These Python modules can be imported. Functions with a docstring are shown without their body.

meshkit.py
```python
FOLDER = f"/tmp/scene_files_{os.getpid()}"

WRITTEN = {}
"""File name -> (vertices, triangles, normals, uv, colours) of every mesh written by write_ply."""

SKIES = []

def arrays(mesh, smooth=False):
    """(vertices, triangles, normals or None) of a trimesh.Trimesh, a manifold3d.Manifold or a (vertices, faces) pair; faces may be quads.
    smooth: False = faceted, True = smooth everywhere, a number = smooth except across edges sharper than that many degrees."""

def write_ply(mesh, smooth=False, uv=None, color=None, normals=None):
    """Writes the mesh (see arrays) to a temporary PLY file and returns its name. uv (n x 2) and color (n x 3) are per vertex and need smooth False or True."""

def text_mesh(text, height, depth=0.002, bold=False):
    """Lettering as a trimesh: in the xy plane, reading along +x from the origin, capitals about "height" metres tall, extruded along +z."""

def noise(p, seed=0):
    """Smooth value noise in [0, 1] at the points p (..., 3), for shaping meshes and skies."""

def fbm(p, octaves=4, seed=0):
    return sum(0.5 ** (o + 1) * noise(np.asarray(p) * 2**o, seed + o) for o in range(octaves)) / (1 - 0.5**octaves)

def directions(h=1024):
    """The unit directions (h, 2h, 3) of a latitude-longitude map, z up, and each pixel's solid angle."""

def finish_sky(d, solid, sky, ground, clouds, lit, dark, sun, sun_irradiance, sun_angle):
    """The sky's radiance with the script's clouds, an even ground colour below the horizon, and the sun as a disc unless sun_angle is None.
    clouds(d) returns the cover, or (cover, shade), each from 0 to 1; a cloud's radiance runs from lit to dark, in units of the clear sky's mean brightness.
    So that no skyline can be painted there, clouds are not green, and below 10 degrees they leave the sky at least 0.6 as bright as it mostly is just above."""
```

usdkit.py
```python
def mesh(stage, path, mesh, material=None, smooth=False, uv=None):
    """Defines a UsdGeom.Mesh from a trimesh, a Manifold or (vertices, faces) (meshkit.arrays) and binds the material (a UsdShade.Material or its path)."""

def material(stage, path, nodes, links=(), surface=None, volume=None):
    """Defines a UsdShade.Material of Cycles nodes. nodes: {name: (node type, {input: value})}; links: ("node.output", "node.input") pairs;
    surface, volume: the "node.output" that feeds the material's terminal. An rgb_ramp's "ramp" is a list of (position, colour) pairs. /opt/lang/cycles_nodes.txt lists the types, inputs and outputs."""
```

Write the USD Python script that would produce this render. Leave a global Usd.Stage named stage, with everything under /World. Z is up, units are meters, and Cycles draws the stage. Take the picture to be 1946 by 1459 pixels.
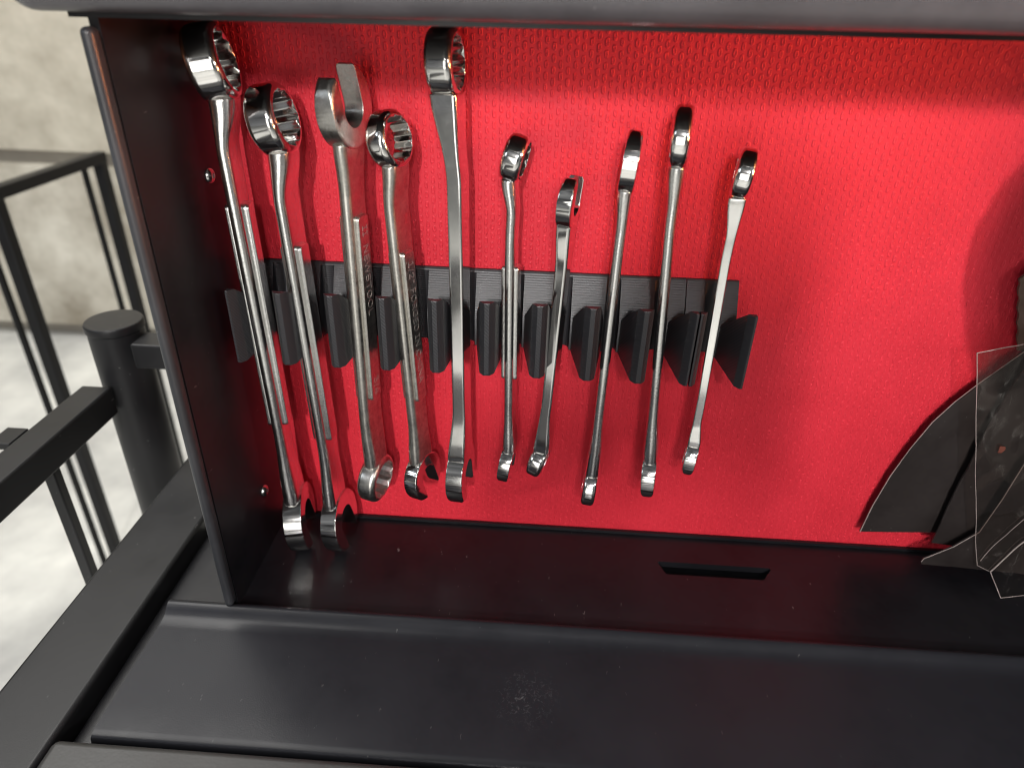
import math, random
import numpy as np, trimesh, usdkit, meshkit
import manifold3d as m3
from manifold3d import Manifold, CrossSection
from shapely.geometry import Polygon, Point, box as sbox
from shapely import affinity
from pxr import Usd, UsdGeom, UsdLux, UsdShade, Gf, Sdf, Vt
rng = random.Random(7); nr = np.random.RandomState(7)
stage = Usd.Stage.CreateInMemory()
UsdGeom.SetStageUpAxis(stage, UsdGeom.Tokens.z); UsdGeom.SetStageMetersPerUnit(stage, 1.0)
UsdGeom.Xform.Define(stage, '/World'); UsdGeom.Scope.Define(stage, '/World/Looks')
# ------------------------------------------------------------------ camera, lights, exposure
# metres; origin on the cabinet floor at the foot of the red back panel, x right, y into the cabinet, z up
cam = UsdGeom.Camera.Define(stage, '/World/camera')
RX, UP, FW = np.array([0.9979, 0.0586, 0.0279]), np.array([-0.0532, 0.4918, 0.8691]), np.array([-0.0372, 0.8687, -0.4939])
FW /= np.linalg.norm(FW); RX -= FW*(RX@FW); RX /= np.linalg.norm(RX); UP = np.cross(RX, FW)
CP = np.array([0, -0.28, 0.2464])
M = Gf.Matrix4d(*RX, 0, *UP, 0, *(-FW), 0, *CP, 1)
UsdGeom.Xformable(cam).AddTransformOp().Set(M)
HA = 9.8
cam.CreateHorizontalApertureAttr(HA); cam.CreateVerticalApertureAttr(HA*767/1024); cam.CreateFocalLengthAttr(HA*1290/1946)
cam.CreateClippingRangeAttr(Gf.Vec2f(0.01, 50)); cam.CreateFStopAttr(2.6); cam.CreateFocusDistanceAttr(0.285)
cam.CreateExposureAttr(0.8)

def look_at(op, pos, target):
    z = np.array(pos, float)-np.array(target, float); z /= np.linalg.norm(z)
    x = np.cross([0, 0, 1.0], z); x = x/np.linalg.norm(x) if np.linalg.norm(x) > 1e-6 else np.array([1.0, 0, 0])
    y = np.cross(z, x)
    op.Set(Gf.Matrix4d(*x, 0, *y, 0, *z, 0, *map(float, pos), 1))
def rect(name, pos, target, w, h, i, col):
    l = UsdLux.RectLight.Define(stage, '/World/'+name)
    l.CreateWidthAttr(w); l.CreateHeightAttr(h); l.CreateIntensityAttr(i); l.CreateColorAttr(Gf.Vec3f(*col))
    look_at(UsdGeom.Xformable(l).AddTransformOp(), pos, target)
    return l
dome = UsdLux.DomeLight.Define(stage, '/World/room_light')
usdkit.material(stage, '/World/Looks/room_glow', {'t': ('texture_coordinate', {}), 'n': ('noise_texture', {'scale': 1.7, 'detail': 3.0, 'roughness': 0.6}),
    'r': ('rgb_ramp', {'ramp': [(0.36, (0.12, 0.12, 0.125)), (0.52, (0.9, 0.92, 0.95)), (0.7, (2.3, 2.3, 2.3))]}), 'b': ('background_shader', {'strength': 0.10})},
    [('t.generated', 'n.vector'), ('n.fac', 'r.fac'), ('r.color', 'b.color')], surface='b.background')
UsdShade.MaterialBindingAPI.Apply(dome.GetPrim()).Bind(UsdShade.Material.Get(stage, '/World/Looks/room_glow'))
rect('work_lamp', (0.05, -0.62, 0.405), (0.05, 0, 0.15), 0.05, 0.04, 108, (1, 0.965, 0.95))
rect('front_lamp', (-0.10, -2.2, 0.98), (0, 0, 0.13), 0.05, 0.15, 760, (1, 0.97, 0.95))
rect('right_fill', (0.74, -0.55, 0.39), (0.08, 0, 0.13), 0.10, 0.08, 30, (1, 0.95, 0.93))  # added fill from the right, no lamp known there
rect('doorway_light', (-0.35, -3.0, 0.05), (0, 0, 0.10), 1.25, 1.35, 1.75, (1, 0.98, 0.93))
rect('shop_light', (-1.2, 0.3, 2.3), (-1.1, 0.7, -0.75), 1.2, 2.0, 7.0, (1, 0.98, 0.94))
rect('side_light', (-2.2, -1.6, 1.3), (0, 0, 0.1), 0.9, 0.6, 3.0, (0.80, 0.89, 1.0))
rect('warm_lamp', (0.50, -0.155, 0.205), (0.1, 0.0, 0.215), 0.06, 0.06, 150, (1, 0.30, 0.10))

# ------------------------------------------------------------------ materials
def mat(name, nodes, links, surface='p.BSDF'):
    return usdkit.material(stage, '/World/Looks/'+name, nodes, links, surface=surface)
def coat(name, col, rough, bump=0.15, scale=2600, dust=0.0, dustscale=420, spec=0.5, var=0.25, scuff=None):
    """Painted metal: fine orange-peel, tone variation, sparse pale specks."""
    n = {'g': ('geometry', {}), 'n': ('noise_texture', {'scale': scale, 'detail': 3.0}), 'b': ('bump', {'strength': bump, 'distance': 0.0003}),
         'v': ('noise_texture', {'scale': 22.0, 'detail': 5.0, 'roughness': 0.6}),
         'vr': ('map_range', {'from_min': 0.3, 'from_max': 0.75, 'to_min': rough-0.07, 'to_max': rough+0.1}),
         'cr': ('rgb_ramp', {'ramp': [(0.3, tuple(c*(1-var) for c in col)), (0.7, tuple(c*(1+var) for c in col))]}),
         'p': ('principled_bsdf', {'specular_ior_level': spec})}
    l = [('g.position', 'n.vector'), ('g.position', 'v.vector'), ('n.fac', 'b.height'), ('v.fac', 'vr.value'), ('vr.result', 'p.roughness'), ('b.normal', 'p.normal'), ('v.fac', 'cr.fac')]
    src = 'cr.color'
    if scuff:
        n['sv'] = ('vector_math', {'math_type': 'distance', 'vector2': scuff}); n['sm'] = ('map_range', {'from_min': 0.002, 'from_max': 0.016, 'to_min': 0.5, 'to_max': 0.0})
        n['sn'] = ('noise_texture', {'scale': 420.0, 'detail': 6.0, 'roughness': 0.75, 'distortion': 1.5}); n['sr'] = ('rgb_ramp', {'ramp': [(0, (0, 0, 0)), (0.54, (0, 0, 0)), (0.70, (1, 1, 1))]})
        n['sx'] = ('math', {'math_type': 'multiply'}); n['sc'] = ('mix', {'color2': (0.16, 0.16, 0.165)})
        l += [('g.position', 'sv.vector1'), ('sv.value', 'sm.value'), ('g.position', 'sn.vector'), ('sn.fac', 'sr.fac'), ('sr.color', 'sx.value1'), ('sm.result', 'sx.value2'), ('sx.value', 'sc.fac'), ('cr.color', 'sc.color1')]
        src = 'sc.color'
    if dust:
        n['mp'] = ('mapping', {'rotation': (0.3, 0.2, 0.7), 'scale': (1.0, 0.35, 1.0)})
        n['d'] = ('noise_texture', {'scale': dustscale, 'detail': 2.0, 'roughness': 0.7})
        n['dr'] = ('rgb_ramp', {'ramp': [(0.0, (0, 0, 0)), (0.72, (0, 0, 0)), (0.80, (dust, dust, dust)), (1, (dust, dust, dust))]})
        n['mx'] = ('mix', {'color2': (0.45, 0.44, 0.42)})
        l += [('g.position', 'mp.vector'), ('mp.vector', 'd.vector'), ('d.fac', 'dr.fac'), ('dr.color', 'mx.fac'), (src, 'mx.color1'), ('mx.color', 'p.base_color')]
    else:
        l += [('cr.color', 'p.base_color')]
    return mat(name, n, l)
BLACK = coat('black_powder_coat', (0.009, 0.009, 0.011), 0.36, 0.12, 2400, dust=0.4, spec=0.38)
HEM = coat('lit_edge_coat', (0.034, 0.035, 0.039), 0.36, 0.1, 2000, dust=0.3)  # black coat lightened: the lit grey of the hem is in the colour
SHELF = coat('dark_shelf_coat', (0.016, 0.0165, 0.020), 0.37, 0.12, 2000, dust=0.22, spec=0.2, var=0.1, scuff=(0.002, -0.103, 0.0))
BLACKM = coat('black_satin_tube', (0.012, 0.012, 0.013), 0.42, 0.12, 1800, dust=0.4, spec=0.32)
GREY = coat('grey_satin_lid', (0.075, 0.075, 0.082), 0.30, 0.12, 1500, dust=0.25)
BRUSH = coat('worn_dark_trim', (0.026, 0.0255, 0.025), 0.5, 0.2, 900, dust=0.35, dustscale=160)
SHEET = coat('dark_sheet_plastic', (0.026, 0.021, 0.020), 0.33, 0.05, 500, dust=0.25)
CARD = coat('brown_card', (0.12, 0.075, 0.055), 0.8, 0.3, 900)
RED_PATCH = coat('rust_red_patch', (0.13, 0.032, 0.018), 0.7, 0.3, 900)
RACKM = coat('rack_paint', (0.006, 0.006, 0.007), 0.45, 0.1, 300, spec=0.25)
RED = mat('red_liner', {'g': ('geometry', {}), 'n': ('noise_texture', {'scale': 3500.0, 'detail': 3.0}), 'b': ('bump', {'strength': 0.08, 'distance': 0.0002}),
    'v': ('noise_texture', {'scale': 25.0, 'detail': 4.0}), 'cr': ('rgb_ramp', {'ramp': [(0.3, (0.60, 0.022, 0.038)), (0.7, (0.68, 0.028, 0.048))]}),
    'p': ('principled_bsdf', {'roughness': 0.56, 'specular_ior_level': 0.28})},
    [('g.position', 'n.vector'), ('n.fac', 'b.height'), ('b.normal', 'p.normal'), ('g.position', 'v.vector'), ('v.fac', 'cr.fac'), ('cr.color', 'p.base_color')])
def printed(name, dirn, s, st):
    return mat(name, {'t': ('texture_coordinate', {}), 'w': ('wave_texture', {'bands_direction': dirn, 'scale': s, 'distortion': 0.8, 'detail': 1.0, 'detail_scale': 3.0}),
        'n': ('noise_texture', {'scale': 600.0, 'detail': 3.0}), 'b': ('bump', {'strength': st, 'distance': 0.0004}), 'b2': ('bump', {'strength': 0.1, 'distance': 0.0003}),
        'p': ('principled_bsdf', {'base_color': (0.021, 0.021, 0.024), 'roughness': 0.42})},
        [('t.object', 'w.vector'), ('t.object', 'n.vector'), ('w.fac', 'b.height'), ('n.fac', 'b2.height'), ('b.normal', 'b2.normal'), ('b2.normal', 'p.normal')])
PRINT = printed('printed_plastic', 'z', 330.0, 0.13)
PRINTF = printed('printed_plastic_ribbed', 'diagonal', 400.0, 0.17)
def chrome(name, rough, bump, scale, base=(0.78, 0.77, 0.75), bev=0.0005, stretch=(1, 1, 1)):
    return mat(name, {'t': ('texture_coordinate', {}), 'mp': ('mapping', {'scale': stretch}), 'n': ('noise_texture', {'scale': scale, 'detail': 4.0, 'roughness': 0.65}), 'be': ('bevel', {'radius': bev, 'samples': 6}),
        'b': ('bump', {'strength': bump, 'distance': 0.0003}),
        'v': ('noise_texture', {'scale': 130.0, 'detail': 5.0, 'roughness': 0.7}), 'vr': ('map_range', {'from_min': 0.35, 'from_max': 0.75, 'to_min': rough*0.8, 'to_max': rough*1.3}),
        'p': ('principled_bsdf', {'base_color': base, 'metallic': 1.0})},
        [('t.object', 'mp.vector'), ('mp.vector', 'n.vector'), ('t.object', 'v.vector'), ('n.fac', 'b.height'), ('be.bevel', 'b.normal'), ('b.normal', 'p.normal'), ('v.fac', 'vr.value'), ('vr.result', 'p.roughness')])
CHROME = chrome('polished_chrome', 0.105, 0.012, 400)
CAST = chrome('cast_chrome', 0.19, 0.22, 1300, bev=0.0007)
SATIN = chrome('satin_nickel', 0.28, 0.12, 900, (0.66, 0.64, 0.60))
SATINC = chrome('cast_nickel', 0.31, 0.14, 2400, (0.64, 0.62, 0.57), bev=0.0007)
ENGR = mat('engraved_letter', {'p': ('principled_bsdf', {'base_color': (0.55, 0.51, 0.48), 'metallic': 0.9, 'roughness': 0.5})}, [])
ENGRD = mat('engraved_letter_dark', {'p': ('principled_bsdf', {'base_color': (0.10, 0.03, 0.03), 'metallic': 0.6, 'roughness': 0.5})}, [])
STEEL = chrome('screw_steel', 0.16, 0.05, 600)
FILM = mat('clear_film', {'t': ('texture_coordinate', {}), 'n': ('noise_texture', {'scale': 38.0, 'detail': 5.0, 'roughness': 0.6, 'distortion': 0.5}), 'b': ('bump', {'strength': 0.07, 'distance': 0.0015}),
    'f': ('fresnel', {'IOR': 1.45}), 'fm': ('math', {'math_type': 'multiply_add', 'value2': 0.42, 'value3': 0.0}), 'tr': ('transparent_bsdf', {'color': (0.95, 0.92, 0.90)}),
    'gl': ('glossy_bsdf', {'color': (0.34, 0.32, 0.31), 'roughness': 0.09}), 'm1': ('mix_closure', {}),
    'd': ('noise_texture', {'scale': 210.0, 'detail': 4.0, 'roughness': 0.6, 'distortion': 0.6}), 'dr': ('rgb_ramp', {'ramp': [(0, (0.008, 0.008, 0.008)), (0.62, (0.008, 0.008, 0.008)), (0.76, (0.07, 0.07, 0.07)), (1, (0.12, 0.12, 0.12))]}),
    'df': ('diffuse_bsdf', {'color': (0.55, 0.5, 0.46)}), 'm2': ('mix_closure', {})},
    [('t.object', 'n.vector'), ('t.object', 'd.vector'), ('n.fac', 'b.height'), ('b.normal', 'gl.normal'), ('b.normal', 'f.normal'), ('f.fac', 'fm.value1'), ('fm.value', 'm1.fac'), ('tr.BSDF', 'm1.closure1'), ('gl.BSDF', 'm1.closure2'),
     ('d.fac', 'dr.fac'), ('dr.color', 'm2.fac'), ('m1.closure', 'm2.closure1'), ('df.BSDF', 'm2.closure2')], surface='m2.closure')
SEAM = mat('film_edge', {'p': ('principled_bsdf', {'base_color': (0.50, 0.43, 0.40), 'roughness': 0.15, 'alpha': 0.6})}, [])
def stone(name, c0, c1, s, rough, bump, s2):
    return mat(name, {'g': ('geometry', {}), 'n': ('noise_texture', {'scale': s, 'detail': 8.0, 'roughness': 0.6}), 'cr': ('rgb_ramp', {'ramp': [(0.32, c0), (0.68, c1)]}),
        'm': ('noise_texture', {'scale': s2, 'detail': 4.0}), 'b': ('bump', {'strength': bump, 'distance': 0.004}), 'p': ('principled_bsdf', {'roughness': rough})},
        [('g.position', 'n.vector'), ('g.position', 'm.vector'), ('n.fac', 'cr.fac'), ('cr.color', 'p.base_color'), ('m.fac', 'b.height'), ('b.normal', 'p.normal')])
CONC = stone('concrete_wall', (0.37, 0.34, 0.275), (0.55, 0.515, 0.43), 9.0, 0.85, 0.4, 60.0)
CONC2 = stone('stained_concrete', (0.25, 0.22, 0.17), (0.64, 0.61, 0.53), 4.5, 0.85, 0.4, 60.0)
JOINT = stone('wall_joint', (0.22, 0.20, 0.17), (0.30, 0.28, 0.24), 9.0, 0.9, 0.3, 60.0)
FLOORM = stone('white_floor', (0.40, 0.40, 0.39), (0.84, 0.84, 0.79), 3.2, 0.35, 0.05, 30.0)  # grey areas: floor streaks plus soft shadow bands put into the colour

# ------------------------------------------------------------------ helpers
taken = {}
def numbered(parent, name):
    k = (parent, name); taken[k] = taken.get(k, -1)+1
    return f'{parent}/{name}' + (f'_{taken[k]:03d}' if taken[k] else '')
def setd(prim, label=None, cat=None, group=None, kind=None):
    for k, v in (('label', label), ('category', cat), ('group', group), ('kind', kind)):
        if v: prim.SetCustomDataByKey(k, v)
    return prim
def thing(name, label, cat, loc=(0, 0, 0), group=None, kind=None, mtx=None):
    x = UsdGeom.Xform.Define(stage, numbered('/World', name))
    if mtx is not None: x.AddTransformOp().Set(mtx)
    else: x.AddTranslateOp().Set(Gf.Vec3d(*loc))
    return setd(x.GetPrim(), label, cat, group, kind)
def obj(name, mesh, m, parent=None, smooth=False, off=None, **kw):
    path = numbered(str(parent.GetPath()) if parent else '/World', name)
    if off is not None:
        v, f, _ = meshkit.arrays(mesh); mesh = (v-np.asarray(off), f)
    return setd(usdkit.mesh(stage, path, mesh, m, smooth).GetPrim(), **kw)
def mani(v, f): return Manifold(m3.Mesh(np.asarray(v, np.float32), np.asarray(f, np.uint32)))
def hull(pts): return Manifold.hull_points(np.asarray(pts, np.float32))
def bx(x0, x1, y0, y1, z0, z1, r=0.0, seg=4):
    """Box with rounded edges (hull of small spheres)."""
    if r <= 0: return Manifold.cube([x1-x0, y1-y0, z1-z0]).translate([x0, y0, z0])
    s = Manifold.sphere(r, 4*seg).to_mesh().vert_properties[:, :3]
    return hull(np.vstack([s+np.array([x, y, z]) for x in (x0+r, x1-r) for y in (y0+r, y1-r) for z in (z0+r, z1-r)]))
def tube(pts, r, n=8):
    pts = np.asarray(pts, float); d = np.gradient(pts, axis=0); d /= np.linalg.norm(d, axis=1)[:, None]
    v, f = [], []
    for p, t in zip(pts, d):
        a = np.cross(t, [0.31, 0.2, 0.93]); a /= np.linalg.norm(a); b = np.cross(t, a)
        v += [p+r*(a*math.cos(2*math.pi*k/n)+b*math.sin(2*math.pi*k/n)) for k in range(n)]
    for i in range(len(pts)-1):
        for k in range(n): f.append((i*n+k, i*n+(k+1) % n, (i+1)*n+(k+1) % n, (i+1)*n+k))
    return np.array(v), np.array(f)
def sheet(outline, t, sub=0.006, wave=0.0, seed=0):
    """Flat outline in (x, z) extruded along y by t, finely divided and slightly warped."""
    p = Polygon(outline); tri = trimesh.creation.extrude_polygon(p, t, engine='earcut')
    v = tri.vertices; tri.vertices = np.stack([v[:, 0], -v[:, 2], v[:, 1]], 1); 
    tri = trimesh.remesh.subdivide_to_size(tri.vertices, tri.faces, sub, max_iter=12)
    v, f = tri; v = v.copy(); v[:, 1] += wave*(meshkit.fbm(np.stack([v[:, 0]*40, v[:, 2]*40, 0*v[:, 0]], 1), 3, seed)-0.5)
    return v, f[:, ::-1]

# ------------------------------------------------------------------ setting: ground and wall
obj('floor', bx(-8, 6, -5, 1.66, -0.78, -0.75), FLOORM, kind='structure', label='pale white workshop floor seen between the cart bars')
w = thing('wall', 'rough beige concrete wall behind the cart', 'wall', (0, 1.63, -0.75), kind='structure')
o = (0, 1.63, -0.75)
obj('concrete_course', bx(-8, 6, 1.63, 1.9, -0.165, 1.6), CONC, w, off=o)
obj('concrete_course', bx(-8, 6, 1.622, 1.9, -0.702, -0.205), CONC2, w, off=o)
obj('joint', bx(-8, 6, 1.655, 1.9, -0.207, -0.163), JOINT, w, off=o)
obj('base_gap', bx(-8, 6, 1.66, 1.9, -0.749, -0.70), JOINT, w, off=o)
# background rack of thin black square tube
o = (-0.79, 0.9, -0.75)
rk = thing('storage_rack', 'thin black square-tube rack standing by the concrete wall', 'rack', o)
for y in (0.90, 0.643):
    obj('leg', bx(-0.800, -0.782, y, y+0.018, -0.75, -0.010, 0.002, 2), RACKM, rk, off=o)
    obj('leg', bx(-0.827, -0.819, y+0.004, y+0.014, -0.75, -0.020, 0.002, 2), RACKM, rk, off=o)
obj('top_rail', bx(-0.801, -0.781, 0.10, 0.919, -0.0265, -0.0085, 0.002, 2), RACKM, rk, off=o)

# ------------------------------------------------------------------ tool cabinet
o = (0, 0, 0)
cab = thing('tool_cabinet', 'black steel tool cabinet compartment with a red embossed liner', 'tool cabinet', o)
X1 = 0.30
obj('right_wall', bx(X1, X1+0.003, -0.070, 0.003, 0.002, 0.2365), BLACK, cab)
obj('back_panel', bx(-0.1325, X1, 0, 0.003, 0.0, 0.262), RED, cab, label='red embossed liner on the back of the compartment')
# embossed ovals of the liner: pill-shaped rings
def oval_field():
    na = 12; prof = [(1.08, 0.0), (0.82, 0.00017), (0.60, 0.00020), (0.34, 0.00008)]
    th = np.arange(na)*2*np.pi/na; cs = np.stack([np.cos(th), np.sin(th)], 1)
    V = []; 
    for s, h in prof:
        q = cs*s*0.00078; q[:, 1] = q[:, 1]+np.sign(np.round(cs[:, 1], 6))*0.00074*s
        V.append(np.stack([q[:, 0], np.full(na, -h), q[:, 1]], 1))
    V.append(np.array([[0, -0.00007, 0]])); V = np.vstack(V)
    F = []
    for r in range(3):
        for k in range(na):
            a, b, c, d = r*na+k, r*na+(k+1) % na, (r+1)*na+(k+1) % na, (r+1)*na+k
            F += [(a, b, c), (a, c, d)]
    for k in range(na): F.append((3*na+k, 3*na+(k+1) % na, 4*na))
    F = np.array(F)
    pos = []
    ix = 0; x = -0.1295
    while x < 0.27:
        z = 0.003+(0.00202 if ix % 2 else 0)
        while z < 0.255:
            pos.append((x+nr.uniform(-5e-5, 5e-5), -0.00002, z+nr.uniform(-8e-5, 8e-5))); z += 0.00404
        x += 0.00275; ix += 1
    pos = np.array(pos); sc = nr.uniform(0.9, 1.08, (len(pos), 1, 1))
    AV = (V[None]*sc*np.array([1, 1, 1])+pos[:, None]).reshape(-1, 3)
    AF = (F[None]+(np.arange(len(pos))*len(V))[:, None, None]).reshape(-1, 3)
    return AV, AF
ov = oval_field()
obj('embossed_oval', ov, RED, cab, True, kind='stuff')
# side wall with a rolled front hem
obj('side_wall', bx(-0.1345, -0.1315, -0.066, 0.003, -0.0034, 0.262), BLACK, cab)
obj('wall_hem', bx(-0.1358, -0.1316, -0.0708, -0.0655, 0.004, 0.2360, 0.0019), HEM, cab, 50)
for y, z in ((-0.0178, 0.1831), (-0.0224, 0.0322)):
    cs = CrossSection([[(0, 0), (0.0030, 0), (0.0029, 0.0006), (0.0024, 0.0013), (0.0015, 0.0017), (0, 0.0018)]])
    h = cs.revolve(28) - Manifold.cylinder(0.003, 0.0012, 0.0012, 6).translate([0, 0, 0.0008])
    obj('screw', h.rotate([0, 90, 0]).translate([-0.1316, y, z]), STEEL, cab, 40, label='small silver button-head screw in the side wall')
# floor with a rounded slot
fl = bx(-0.1315, X1, -0.0665, -0.0005, -0.0035, 0.0)
slot = CrossSection([[(0.0695, -0.0282), (0.1165, -0.0282), (0.1215, -0.0212), (0.0665, -0.0212)]]).offset(0.0008, m3.JoinType.Round)
fl = fl - Manifold.extrude(slot, 0.02).translate([0, 0, -0.01])
obj('floor_panel', fl, BLACK, cab)
obj('rear_trim', bx(-0.131, X1, -0.0022, -0.0006, 0.0005, 0.0022), BLACK, cab, label='thin black strip along the foot of the red liner')
obj('body', bx(-0.1605, X1, -0.0668, 0.003, -0.07, -0.006) , BLACK, cab)
obj('case', bx(.36, .44, -.24, .0, -.07, .189, .004), SHEET, thing('warm_lamp_blocker', 'added unseen box beyond the right side of the cabinet, cutting off the warm lamp', 'light blocker', (.40, -.12, -.07)), 40, off=(.40, -.12, -.07))  # added box out of view, keeps the warm lamp off the lower liner
# front shelf: rolled hem at its back, rounded nose at its front
prof = [(-0.0672, -0.02)]
for k in range(9):
    a = math.pi*(0.05+k/8*0.95/2+0.0); prof.append((-0.0700+0.0028*math.cos(a), 0.0016+0.0028*math.sin(a)))
prof += [(-0.0712, 0.0040), (-0.0728, 0.0028), (-0.0745, 0.0014), (-0.077, 0.0006), (-0.081, 0.0002), (-0.118, -0.0001), (-0.1285, -0.0003), (-0.1308, -0.0008), (-0.1320, -0.0020), (-0.1325, -0.0045), (-0.1325, -0.05), (-0.0672, -0.05)]
def extr_x(pr, x0, x1):
    m = Manifold.extrude(CrossSection([pr]), x1-x0)          # (a,b) -> (y,z), height -> x
    m = m if m.volume() > 0 else m
    return m.transform(np.array([[0, 0, 1, x0], [1, 0, 0, 0], [0, 1, 0, 0]], float))
cw = [p for p in prof][::-1]
area = sum(a[0]*b[1]-b[0]*a[1] for a, b in zip(cw, cw[1:]+cw[:1])); cw = cw if area > 0 else cw[::-1]
obj('front_shelf', extr_x(cw, -0.1618, X1), SHELF, cab, 45)
obj('drawer_handle', bx(-0.1725, X1, -0.20, -0.1352, -0.06, 0.0030, 0.003), BRUSH, cab, 40, label='worn dark trim bar along the drawer front')
obj('base_ledge', bx(-0.1765, -0.1632, -0.20, 0.0, -0.030, -0.0145, 0.001), BLACK, cab, 40)
# lid
tilt = lambda m: m.rotate([0, -0.42, 0])
obj('lid', tilt(bx(-0.1455, X1+0.01, -0.085, 0.01, 0.2408, 0.30, 0.0075, 8)), GREY, cab, 50, label='grey satin lid edge across the top')
obj('lid_flange', tilt(bx(-0.1345, X1, -0.072, 0.006, 0.2393, 0.2407)), BLACK, cab)

# ------------------------------------------------------------------ cart frame at the left
o = (-0.258, 0.0815, -0.75)
fr = thing('cart_frame', 'black tubular cart frame with a round capped corner post', 'cart frame', o)
obj('side_rail', bx(-0.212, -0.177, -0.45, 0.35, -0.045, -0.0035, 0.0022), BLACKM, fr, 40, off=o)
obj('upper_rail', bx(-0.277, -0.2585, -0.45, 0.064, 0.0155, 0.0341, 0.0015), BLACKM, fr, 40, off=o)
obj('corner_post', Manifold.cylinder(0.80, 0.0158, 0.0158, 64).translate([-0.258, 0.0815, -0.735]), BLACKM, fr, 40, off=o)
capc = CrossSection([[(0, 0), (0.0163, 0), (0.0166, 0.0006), (0.0166, 0.0040), (0.0160, 0.0050), (0.0148, 0.0053), (0, 0.0055)]])
obj('post_cap', capc.revolve(64).translate([-0.258, 0.0815, 0.0655]), BLACKM, fr, 40, off=o)
obj('cross_bar', bx(-0.2415, -0.137, 0.066, 0.084, 0.0465, 0.0625, 0.0012), BLACKM, fr, 40, off=o)
obj('leg', bx(-0.2705, -0.2635, 0.006, 0.012, -0.75, 0.0152, 0.001), BLACKM, fr, 40, off=o)
obj('rail_tab', bx(-0.289, -0.2772, 0.0005, 0.016, 0.030, 0.0341, 0.0006), BLACKM, fr, 40, off=o)

# ------------------------------------------------------------------ wrench holders (3D-printed combs)
P = 0.0208; YB = -0.0100; WB = 0.0067
def finger(xc, left=True, right=True):
    a = -1 if left else 0; b = 1 if right else 0
    pts = []
    for s in (a, b):
        e = 0.00015 if s == 0 else 0
        k = (1 if left and s == 0 else -1 if s == 0 else 0)      # a cut half leaves a hairline seam
        for (hw, y, z0, z1) in ((WB, YB+0.0006, 0.1118, 0.1268), (0.0033, -0.0312, 0.1108, 0.1414), (0.0030, -0.0326, 0.1103, 0.1424), (0.0013, -0.0348, 0.1103, 0.1424), (0.0009, -0.0351, 0.1110, 0.1418)):
            pts += [(xc+s*hw-k*e, y, z0), (xc+s*hw-k*e, y, z1)]
    return hull(pts)
def groove(xc):
    r = 0.0030; pts = []
    for a in np.linspace(0, math.pi, 9):
        for z, d in ((0.10, 0.0042), (0.128, 0.0042), (0.143, 0.0008)):
            yf = YB+max(0, (z-0.1262)/(0.1438-0.1262))*0.0085
            pts += [(xc+r*math.cos(a), yf-0.004, z), (xc+r*math.cos(a), yf+d*math.sin(a), z)]
    return hull(pts)
def holder(x0, xs, kinds, x1, label):
    o = (x0, 0, 0.1115)
    h = thing('wrench_holder', label, 'wrench holder', o)
    base = extr_x([(-0.0001, 0.1115), (-0.0001, 0.1442), (-0.0013, 0.1442), (-0.0017, 0.1438), (YB, 0.1264), (YB, 0.1120), (YB+0.0005, 0.1115)], x0, x1)
    for a, b in zip(xs, xs[1:]): base = base - groove((a+b)/2)
    obj('back_plate', base, PRINT, h, 30, off=o)
    for x, (l, r) in zip(xs, kinds): obj('finger', finger(x, l, r), PRINTF, h, 30, off=o)
xs = [-0.1258]+[-0.1045+P*i for i in range(8)]+[0.0613]
holder(-0.1258, xs, [(False, True)]+[(True, True)]*8+[(True, False)], 0.0613, 'long dark printed comb holding nine wrenches on the red liner')
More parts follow.
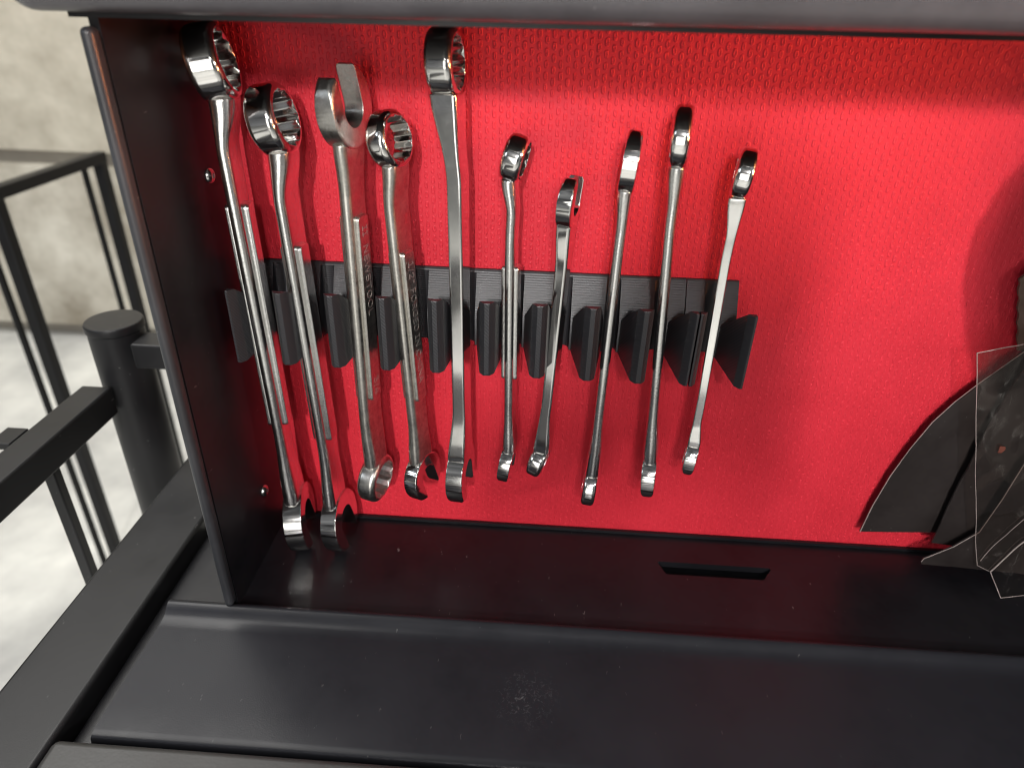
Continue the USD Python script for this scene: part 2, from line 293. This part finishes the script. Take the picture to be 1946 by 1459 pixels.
holder(0.0617, [0.0617, 0.0836], [(False, True), (True, False)], 0.0836, 'short dark printed end piece holding only the rightmost wrench')

# ------------------------------------------------------------------ wrenches
def frame(T, B, yaw):
    u = np.array(T)-np.array(B); L = np.linalg.norm(u); u /= L
    n = np.array([math.cos(yaw), -math.sin(yaw), 0]); n -= u*(n@u); n /= np.linalg.norm(n)
    v = np.cross(u, n)
    return Gf.Matrix4d(*n, 0, *v, 0, *u, 0, *B, 1), L
def puck(R, T, r):
    pr = [(0, -T/2)]
    for k in range(6):
        a = -math.pi/2+k/5*math.pi/2; pr.append((R-r+r*math.cos(a), -T/2+r+r*math.sin(a)))
    for k in range(6):
        a = k/5*math.pi/2; pr.append((R-r+r*math.cos(a), T/2-r+r*math.sin(a)))
    pr.append((0, T/2))
    return CrossSection([pr]).revolve(120)
def place(m, tilt, off, c):
    """Head built in its own plane (axis z) -> axis along local x, tilted about y, moved to u = c, n = off."""
    m = m.rotate([0, 90, 0])
    return m.rotate([0, tilt, 0]).translate([off, 0, c])
def box_head(R, T, tilt, off, c):
    S = R*0.70/math.cos(math.pi/6)*0.985
    star = CrossSection([[(S*math.cos(k*math.pi/3), S*math.sin(k*math.pi/3)) for k in range(6)]])
    star = (star + star.rotate(30)).offset(0.00015, m3.JoinType.Round)
    cone = Manifold.cylinder(0.0012, R*0.74, R*0.80, 48)
    m = puck(R, T, min(0.30*T, 0.0024)) - Manifold.extrude(star, 3*T).translate([0, 0, -1.5*T])
    m = m - cone.translate([0, 0, T/2-0.0009]) - cone.rotate([180, 0, 0]).translate([0, 0, -T/2+0.0009])
    return place(m, tilt, off, c)
def open_head(R, T, tilt, off, c, up, ang=15):
    S = R*0.96                                        # jaw opening
    p = Point(0, 0).buffer(R, 40).union(affinity.scale(Point(0, 0).buffer(R, 40), 1.0, 1.22).intersection(sbox(-R, 0, R, 2*R)))
    p = p.intersection(sbox(-2*R, -2*R, 2*R, R*0.92))
    p = p.difference(sbox(-S/2, 0, S/2, R*3).union(Point(0, 0).buffer(S/2, 14)))
    p = p.simplify(R*0.0008)
    p = affinity.rotate(p, ang, origin=(0, 0))
    if not up: p = affinity.rotate(p, 180, origin=(0, 0))
    # plane coordinates (a, b) -> after rotate([0,90,0]) x -> -z, so draw with u along -x
    pts = [(-b, a) for a, b in list(p.exterior.coords)[:-1]]
    cs = CrossSection([pts if Polygon(pts).exterior.is_ccw else pts[::-1]])
    m = Manifold.extrude(cs, T).translate([0, 0, -T/2]) ^ puck(R*1.09, T, min(0.35*T, 0.0024))
    return place(m, tilt, off, c)
def smoothstep(x): x = np.clip(x, 0, 1); return x*x*(3-2*x)
def shank(L, hv, hw, Rt, Tt, Rb, Tb, ot, ob, taper, n=48, sq=0.9, bt=0.035, bb=0.03, tt=0, tb=0, ft=1.5, fb=1.5, et=0.485, eb=0.485):
    t0, t1 = Rb*0.84, L-Rt*0.84
    us = np.linspace(t0, t1, 110); V = []; 
    for u in us:
        kb, kt = 1-smoothstep((u-t0)/(Rb*fb)), 1-smoothstep((t1-u)/(Rt*ft))
        mid = hv*(1+taper*((u-t0)/(t1-t0)-0.5))
        a = mid+(Rb*0.62-mid)*kb**1.5+(Rt*0.62-mid)*kt**1.5
        b = hw+(max(Tb*eb, hw)-hw)*kb**1.2+(max(Tt*et, hw)-hw)*kt**1.2
        off = ot*(1-smoothstep((L-u-Rt*0.5)/bt))+ob*(1-smoothstep((u-Rb*0.5)/bb))
        off += 0.84*Rt*math.sin(math.radians(tt))*kt-0.84*Rb*math.sin(math.radians(tb))*kb
        r = min(a, b)*sq; q = np.linspace(0, math.pi/2, n//4); sec = []
        for k, (sx, sy) in enumerate(((1, 1), (-1, 1), (-1, -1), (1, -1))):
            w = q+k*math.pi/2
            sec.append(np.stack([off+sx*(b-r)+r*np.cos(w), sy*(a-r)+r*np.sin(w), np.full(len(q), u)], 1))
        V.append(np.vstack(sec))
    V = np.vstack(V); F = []
    m = len(us)
    for i in range(m-1):
        for k in range(n):
            a, b, c, d = i*n+k, i*n+(k+1) % n, (i+1)*n+(k+1) % n, (i+1)*n+k
            F += [(a, b, c), (a, c, d)]
    V = np.vstack([V, [V[:n].mean(0)], [V[-n:].mean(0)]]); c0, c1 = len(V)-2, len(V)-1
    for k in range(n): F += [(c0, (k+1) % n, k), (c1, (m-1)*n+k, (m-1)*n+(k+1) % n)]
    return V, np.array(F)
def plate(u0, u1, hv, x0, x1):
    """Raised long panel with round ends on one wide face."""
    p = Polygon([(-hv, u0), (hv, u0), (hv, u1), (-hv, u1)]).buffer(-hv*0.45).buffer(hv*0.45, 8)
    pts = list(p.exterior.coords)[:-1]; r = 0.00035
    m = None
    for ins, za, zb in ((0, 0, 0.72), (r*0.5, 0.72, 0.90), (r, 0.90, 1.0)):
        q = p.buffer(-ins); c = list(q.exterior.coords)[:-1]
        e = Manifold.extrude(CrossSection([c if q.exterior.is_ccw else c[::-1]]), (zb-za)*abs(x1-x0)).translate([0, 0, za*abs(x1-x0)])
        m = e if m is None else m+e
    v, f, _ = meshkit.arrays(m)
    s = 1 if x1 > x0 else -1
    w = np.stack([x0+s*v[:, 2], v[:, 0], v[:, 1]], 1)
    return w, (f if s > 0 else f[:, ::-1])
def text_on(text, h, u_top, v_c, x, s=1, depth=0.00005):
    """Lettering on the right-hand face, reading downwards."""
    t = meshkit.text_mesh(text, h, depth)
    v = t.vertices
    w = np.stack([x+v[:, 2], v_c-h/2+v[:, 1], u_top-v[:, 0]*s], 1)
    return w, t.faces
G = 'combination wrenches hanging in the printed holder'
#   T, B (x, z at y -0.022), yaw, top(type,R,T,tilt,off), bottom, hv, hw, plates(hv, thick, u0, u1 fraction), taper, mats, label
Ws = [
 dict(T=(-.1208, .2234), B=(-.1164, .0175), yaw=-9, top=('box', .0132, .0115, 11, 0), bot=('open', .0166, .0088, 2, .0008), hv=.0084, hw=.0024, pl=(.0044, .0021, .271, .762), fl=dict(et=.40, fb=2.4, eb=.40), mats='cast',
      label='largest chrome wrench nearest the black side wall, ring end half under the lid'),
 dict(T=(-.1014, .2052), B=(-.0956, .0167), yaw=3, top=('box', .0126, .0108, 10, 0), bot=('open', .0152, .0080, 3, 0), hv=.0078, hw=.0024, pl=(.0041, .0019, .263, .754), fl=dict(et=.40, fb=2.4, eb=.40), mats='cast',
      label='second chrome wrench from the side wall with its wide ring end up'),
 dict(T=(-.0746, .2103), B=(-.0752, .0446), yaw=14, top=('open', .0140, .0076, 2, 0), bot=('box', .0118, .0090, -4, 0), hv=.0072, hw=.0025, pl=(.0041, .0016, .271, .768), fl=dict(et=.36, fb=2.2, eb=.36), mats='satin', txt=('II  NEWSTOOL', '3/4'),
      label='dull satin wrench with its open jaw up and its ring end down'),
 dict(T=(-.0588, .2000), B=(-.0522, .0478), yaw=22, top=('box', .0104, .0084, 9, 0), bot=('open', .0115, .0068, 2, 0), hv=.0062, hw=.0023, pl=(.0037, .0015, .278, .725), fl=dict(et=.36, fb=2.0, eb=.45), mats='satin2', txt=('1/2" FORGED IN CHINA', ''),
      label='wrench marked one half with its ring opening turned toward the viewer'),
 dict(T=(-.0340, .2262), B=(-.0330, .0507), yaw=7, top=('box', .0114, .0100, 3, -.0040), bot=('open', .0136, .0080, 0, -.0012), hv=.0064, hw=.0028, pl=None, fl=dict(fb=2.2, eb=.498, ft=2.3, et=.499), mats='polish', bt=.036, sq=.3,
      label='mirror-polished wrench with a long tapering neck rising highest in the middle'),
 dict(T=(-.0135, .1953), B=(-.0111, .0585), yaw=9, top=('box', .0088, .0080, -15, .0010), bot=('open', .0094, .0056, -8, -.0010), hv=.0050, hw=.0020, pl=(.0031, .0014, .327, .70), fl=dict(et=.36, fb=2.6, eb=.498), mats='cast', sq=.97,
      label='short wrench whose small ring end leans to the right'),
 dict(T=(.0086, .1800), B=(.0044, .0600), yaw=15, top=('open', .0100, .0060, -2, 0), bot=('box', .0084, .0076, -14, -.0022), hv=.0046, hw=.0024, pl=None, fl=dict(ft=2.0, fb=2.8, eb=.498), mats='polish', sq=.45, ang=-6,
      label='shortest polished wrench with its foot bent to the left'),
 dict(T=(.0290, .1955), B=(.0279, .0475), yaw=7, top=('open', .0112, .0058, -4, .0006), bot=('box', .0100, .0066, -3, -.0006), hv=.0054, hw=.0021, pl=None, fl=dict(fb=3.4, eb=.499, et=.46), mats='cast', sq=.97, ang=-15,
      label='rough-edged wrench with a square flat-topped head, its foot hanging lowest on the right half'),
 dict(T=(.0456, .2046), B=(.0536, .0565), yaw=10.5, top=('box', .0112, .0066, -3, .0010), bot=('open', .0106, .0066, 0, .0004), hv=.0054, hw=.0021, pl=None, fl=dict(fb=3.2, eb=.499, et=.46), mats='cast', sq=.97, ang=-8,
      label='slim wrench with a rounded head, second from the right end of the rack'),
 dict(T=(.0700, .1930), B=(.0722, .0680), yaw=14.5, top=('box', .0094, .0068, -6, .0012), bot=('open', .0090, .0056, -4, -.0006), hv=.0048, hw=.0018, pl=None, fl=dict(ft=1.8, fb=1.6, eb=.499, et=.48), mats='polish', sq=.3, ang=-8,
      label='rightmost slender polished wrench with flat mirror edges'),
]
for W in Ws:
    mtx, L = frame((W['T'][0], -.022, W['T'][1]), (W['B'][0], -.022, W['B'][1]), math.radians(W['yaw']))
    t = thing('combination_wrench', W['label'], 'wrench', group=G, mtx=mtx)
    head, shaft = {'cast': (CHROME, CAST), 'satin': (SATIN, SATINC), 'satin2': (CHROME, SATINC), 'polish': (CHROME, CHROME)}[W['mats']]
    tk, Rt, Tt, tt, ot = W['top']; bk, Rb, Tb, tb, ob = W['bot']
    obj('shank', shank(L, W['hv'], W['hw'], Rt, Tt, Rb, Tb, ot, ob, 0.12 if tk == 'box' else -0.12, sq=W.get('sq', 0.92), bt=W.get('bt', .03), tt=tt, tb=tb, **W.get('fl', {})), shaft, t, 40)
    for kind, R, T, tl, of, c, up in ((tk, Rt, Tt, tt, ot, L, True), (bk, Rb, Tb, tb, ob, 0, False)):
        if kind == 'box': obj('box_end', box_head(R, T, -tl, of, c), head, t, 35)
        else: obj('open_end', open_head(R, T, -tl, of, c, up, W.get('ang', 15)), head, t, 35)
    if W['pl']:
        ph, pt, f0, f1 = W['pl']
        for s in (1, -1):
            obj('raised_panel', plate(L*f0, L*f1, ph, s*(W['hw']*0.7), s*(W['hw']+pt)), shaft, t, 30)
        x = W['hw']+pt+0.00002
        if W.get('txt'):
            obj('lettering', text_on(W['txt'][0], ph*0.95, L*f1-0.004, 0.0006, x), ENGR, t)
            if W['mats'] == 'satin':
                tm = meshkit.text_mesh('WR', .0026, .00005); vv = tm.vertices
                obj('lettering', (np.stack([Tt/2+.00002+vv[:, 2], .0012+vv[:, 0], L-Rt*.80+vv[:, 1]+.25*vv[:, 0]], 1), tm.faces), ENGR, t)
            if W['txt'][1]: obj('lettering', text_on(W['txt'][1], ph*0.95, L*f0+0.011, 0.0006, x), ENGR, t)

# ------------------------------------------------------------------ dark sheets, film bag and card at the right
arc = [(.1676, .0157), (.1690, .0330), (.1722, .052), (.1765, .0680), (.1817, .0829), (.1878, .0940), (.1946, .1037), (.2083, .1209), (.235, .146)]
obj('dark_sheet', sheet(arc+[(.285, .16), (.285, .0186), (.2039, .0186)], .0008, .008, .003, 1), SHEET, smooth=40, off=(0, .0062, 0), label='dark flat sheet with a long curved edge against the red liner', cat='sheet')
obj('dark_sheet', sheet([(.2006, .0161), (.2014, .040), (.2026, .0738), (.2050, .105), (.213, .135), (.285, .15), (.285, .010), (.2193, .0142)], .0008, .008, .003, 4), SHEET, smooth=40, off=(0, .0115, 0), label='dark sheet in front of the curved one, its straight edge upright', cat='sheet')
obj('dark_sheet', sheet([(.1959, .0070), (.1952, .0088), (.1957, .0108), (.1975, .0122), (.2070, .0195), (.2158, .0296), (.2190, .050), (.221, .0706), (.24, .10), (.285, .11), (.285, .004), (.227, .0054)], .0008, .008, .002, 9), SHEET, smooth=40, off=(0, .0175, 0), label='dark sheet with a rounded tip pointing left at the floor', cat='sheet')
b = thing('film_bag', 'crinkled clear plastic film bag over the dark sheets', 'plastic bag', (.24, -.022, 0))
o = (.24, -.022, 0)
front = sheet([(.1794, .1251), (.1951, .1310), (.26, .152), (.288, .15), (.288, .03), (.2352, .0282), (.2262, .0086), (.2196, .0116), (.1994, .0661)], .0004, .004, .004, 21)
obj('film', (front[0]+[0, -.021, 0], front[1]), FILM, b, 60, off=o)
fold = [(.2262, -.022, .0090), (.2294, -.0312, .0006), (.2429, -.0285, .0006), (.288, -.020, .001), (.288, -.022, .045), (.2352, -.0225, .0275)]
fv = np.array(fold); fm = trimesh.Trimesh(*trimesh.remesh.subdivide_to_size(fv, np.array([[0, 1, 5], [1, 2, 5], [2, 4, 5], [2, 3, 4]]), .004))
v = fm.vertices.copy(); v[:, 1] += .003*(meshkit.fbm(v*70, 3, 5)-.5)
obj('folded_film', (v, fm.faces), FILM, b, 60, off=o)
def edge(pts, r=.00022):
    pts = np.array(pts); q = np.vstack([np.linspace(a, c, 9)[:-1] for a, c in zip(pts, pts[1:])]+[pts[-1:]])
    q[:, 1] += .004*(meshkit.fbm(np.stack([q[:, 0]*40, q[:, 2]*40, 0*q[:, 0]], 1), 3, 21)-.5)
    return tube(q, r)
obj('film_edge', edge([(.26, -.0214, .152), (.1951, -.0214, .1310), (.1794, -.0214, .1251)]), SEAM, b, True, off=o)
obj('film_edge', edge([(.1794, -.0214, .1251), (.1994, -.0214, .0661), (.2196, -.0214, .0116), (.2262, -.0214, .0086)], .00016), SEAM, b, True, off=o)
obj('film_edge', edge([(.2262, -.0222, .0090), (.2352, -.0226, .0282), (.26, -.0226, .075)], .0003), SEAM, b, True, off=o)
obj('film_edge', edge([(.2262, -.022, .0090), (.2294, -.0312, .0007), (.2429, -.0285, .0007)], .0002), SEAM, b, True, off=o)
sc = [(0.2050+.0013*math.cos(a)*(1+.35*math.sin(3*a+1)), .0800+.0024*math.sin(a)*(1+.3*math.cos(2*a))) for a in np.linspace(0, 2*math.pi, 14)[:-1]]
obj('rust_red_patch', sheet(sc, .0003, .01), RED_PATCH, smooth=False, off=(0, .0222, 0), label='tiny rust-red patch at the film bag', cat='patch')  # small irregular rust-red patch at the film
wav = [(.1958+.0004*math.sin(k*1.9)+(.0100*(.1496-z)/.0274), z) for k, z in enumerate(np.linspace(.152, .120, 16))]
obj('card_piece', sheet(wav+[(.288, .12), (.288, .21), (.24, .20), (.205, .166)], .0012, .008, .001, 3), CARD, smooth=40, off=(0, .004, 0), label='brown card piece at the right edge above the film bag', cat='card')

pl = [(.174, .2375), (.165, .220), (.162, .203), (.163, .190), (.166, .178), (.174, .158), (.184, .140), (.195, .1335), (.207, .150), (.216, .163), (.2225, .180), (.2225, .200), (.215, .219), (.196, .2375)]  # added unseen blocker; its outline is shaped for the shadows it throws
pp = Polygon(pl).buffer(-.004).buffer(.004, 6)
pz = []
for ins, y in ((.0035, 0), (.001, .001), (0, .003), (.001, .0058), (.0035, .0068)):
    pz += [(x, -.0935+y, z) for x, z in pp.buffer(-ins).exterior.coords]
e = obj('edge_blocker', hull(pz), SHEET, smooth=40, label='added dark rounded blocker under the lid, unseen, shaping the lamp shadows', cat='shadow_blocker')
obj('blocker_strap', bx(.179, .191, -.0885, -.0870, .230, .262, .0005, 2), SHEET, e)
# added unseen blocker behind the viewpoint, outline shaped for the shade on the liner
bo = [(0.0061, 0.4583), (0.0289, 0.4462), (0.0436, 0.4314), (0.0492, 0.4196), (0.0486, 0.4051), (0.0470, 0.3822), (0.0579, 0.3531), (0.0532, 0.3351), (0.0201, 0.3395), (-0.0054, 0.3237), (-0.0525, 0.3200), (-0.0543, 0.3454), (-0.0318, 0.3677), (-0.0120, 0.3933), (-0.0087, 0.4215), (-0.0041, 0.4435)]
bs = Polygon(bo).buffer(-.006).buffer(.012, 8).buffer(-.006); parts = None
st = thing('added_blocker', 'added unseen shape on a post, casting soft shade on the red liner', 'light_blocker', (.02, -.70, -.75)); o2 = (.02, -.70, -.75)
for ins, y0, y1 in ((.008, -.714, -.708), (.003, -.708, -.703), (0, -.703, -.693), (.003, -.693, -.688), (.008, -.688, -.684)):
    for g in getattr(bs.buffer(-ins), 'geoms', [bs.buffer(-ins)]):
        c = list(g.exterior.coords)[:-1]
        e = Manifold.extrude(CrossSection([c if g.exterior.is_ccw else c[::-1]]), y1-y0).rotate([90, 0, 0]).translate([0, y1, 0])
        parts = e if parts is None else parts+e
obj('shade_shape', parts, SHEET, st, 40, off=o2)
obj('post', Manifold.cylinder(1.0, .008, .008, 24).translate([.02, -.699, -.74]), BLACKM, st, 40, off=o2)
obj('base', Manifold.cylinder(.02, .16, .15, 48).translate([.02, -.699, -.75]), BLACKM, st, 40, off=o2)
for q, pts in (('/World/dark_sheet', [(x, -.0070, z) for x, z in arc]), ('/World/dark_sheet_002', [(x, -.0184, z) for x, z in [(.1952, .0088), (.1957, .0108), (.1975, .0122), (.2070, .0195), (.2158, .0296), (.2190, .050), (.221, .0706)]])):
    obj('edge_highlight', tube(pts, .00022), SEAM, stage.GetPrimAtPath(q), True)  # pale tube along the sheet: its edge highlight put in as colour

for pts in ([(.2196, -.0222, .0150), (.2290, -.0226, .0420), (.2480, -.0226, .0700)],):
    obj('film_crease', edge(pts, .00013), SEAM, b, True, off=o)
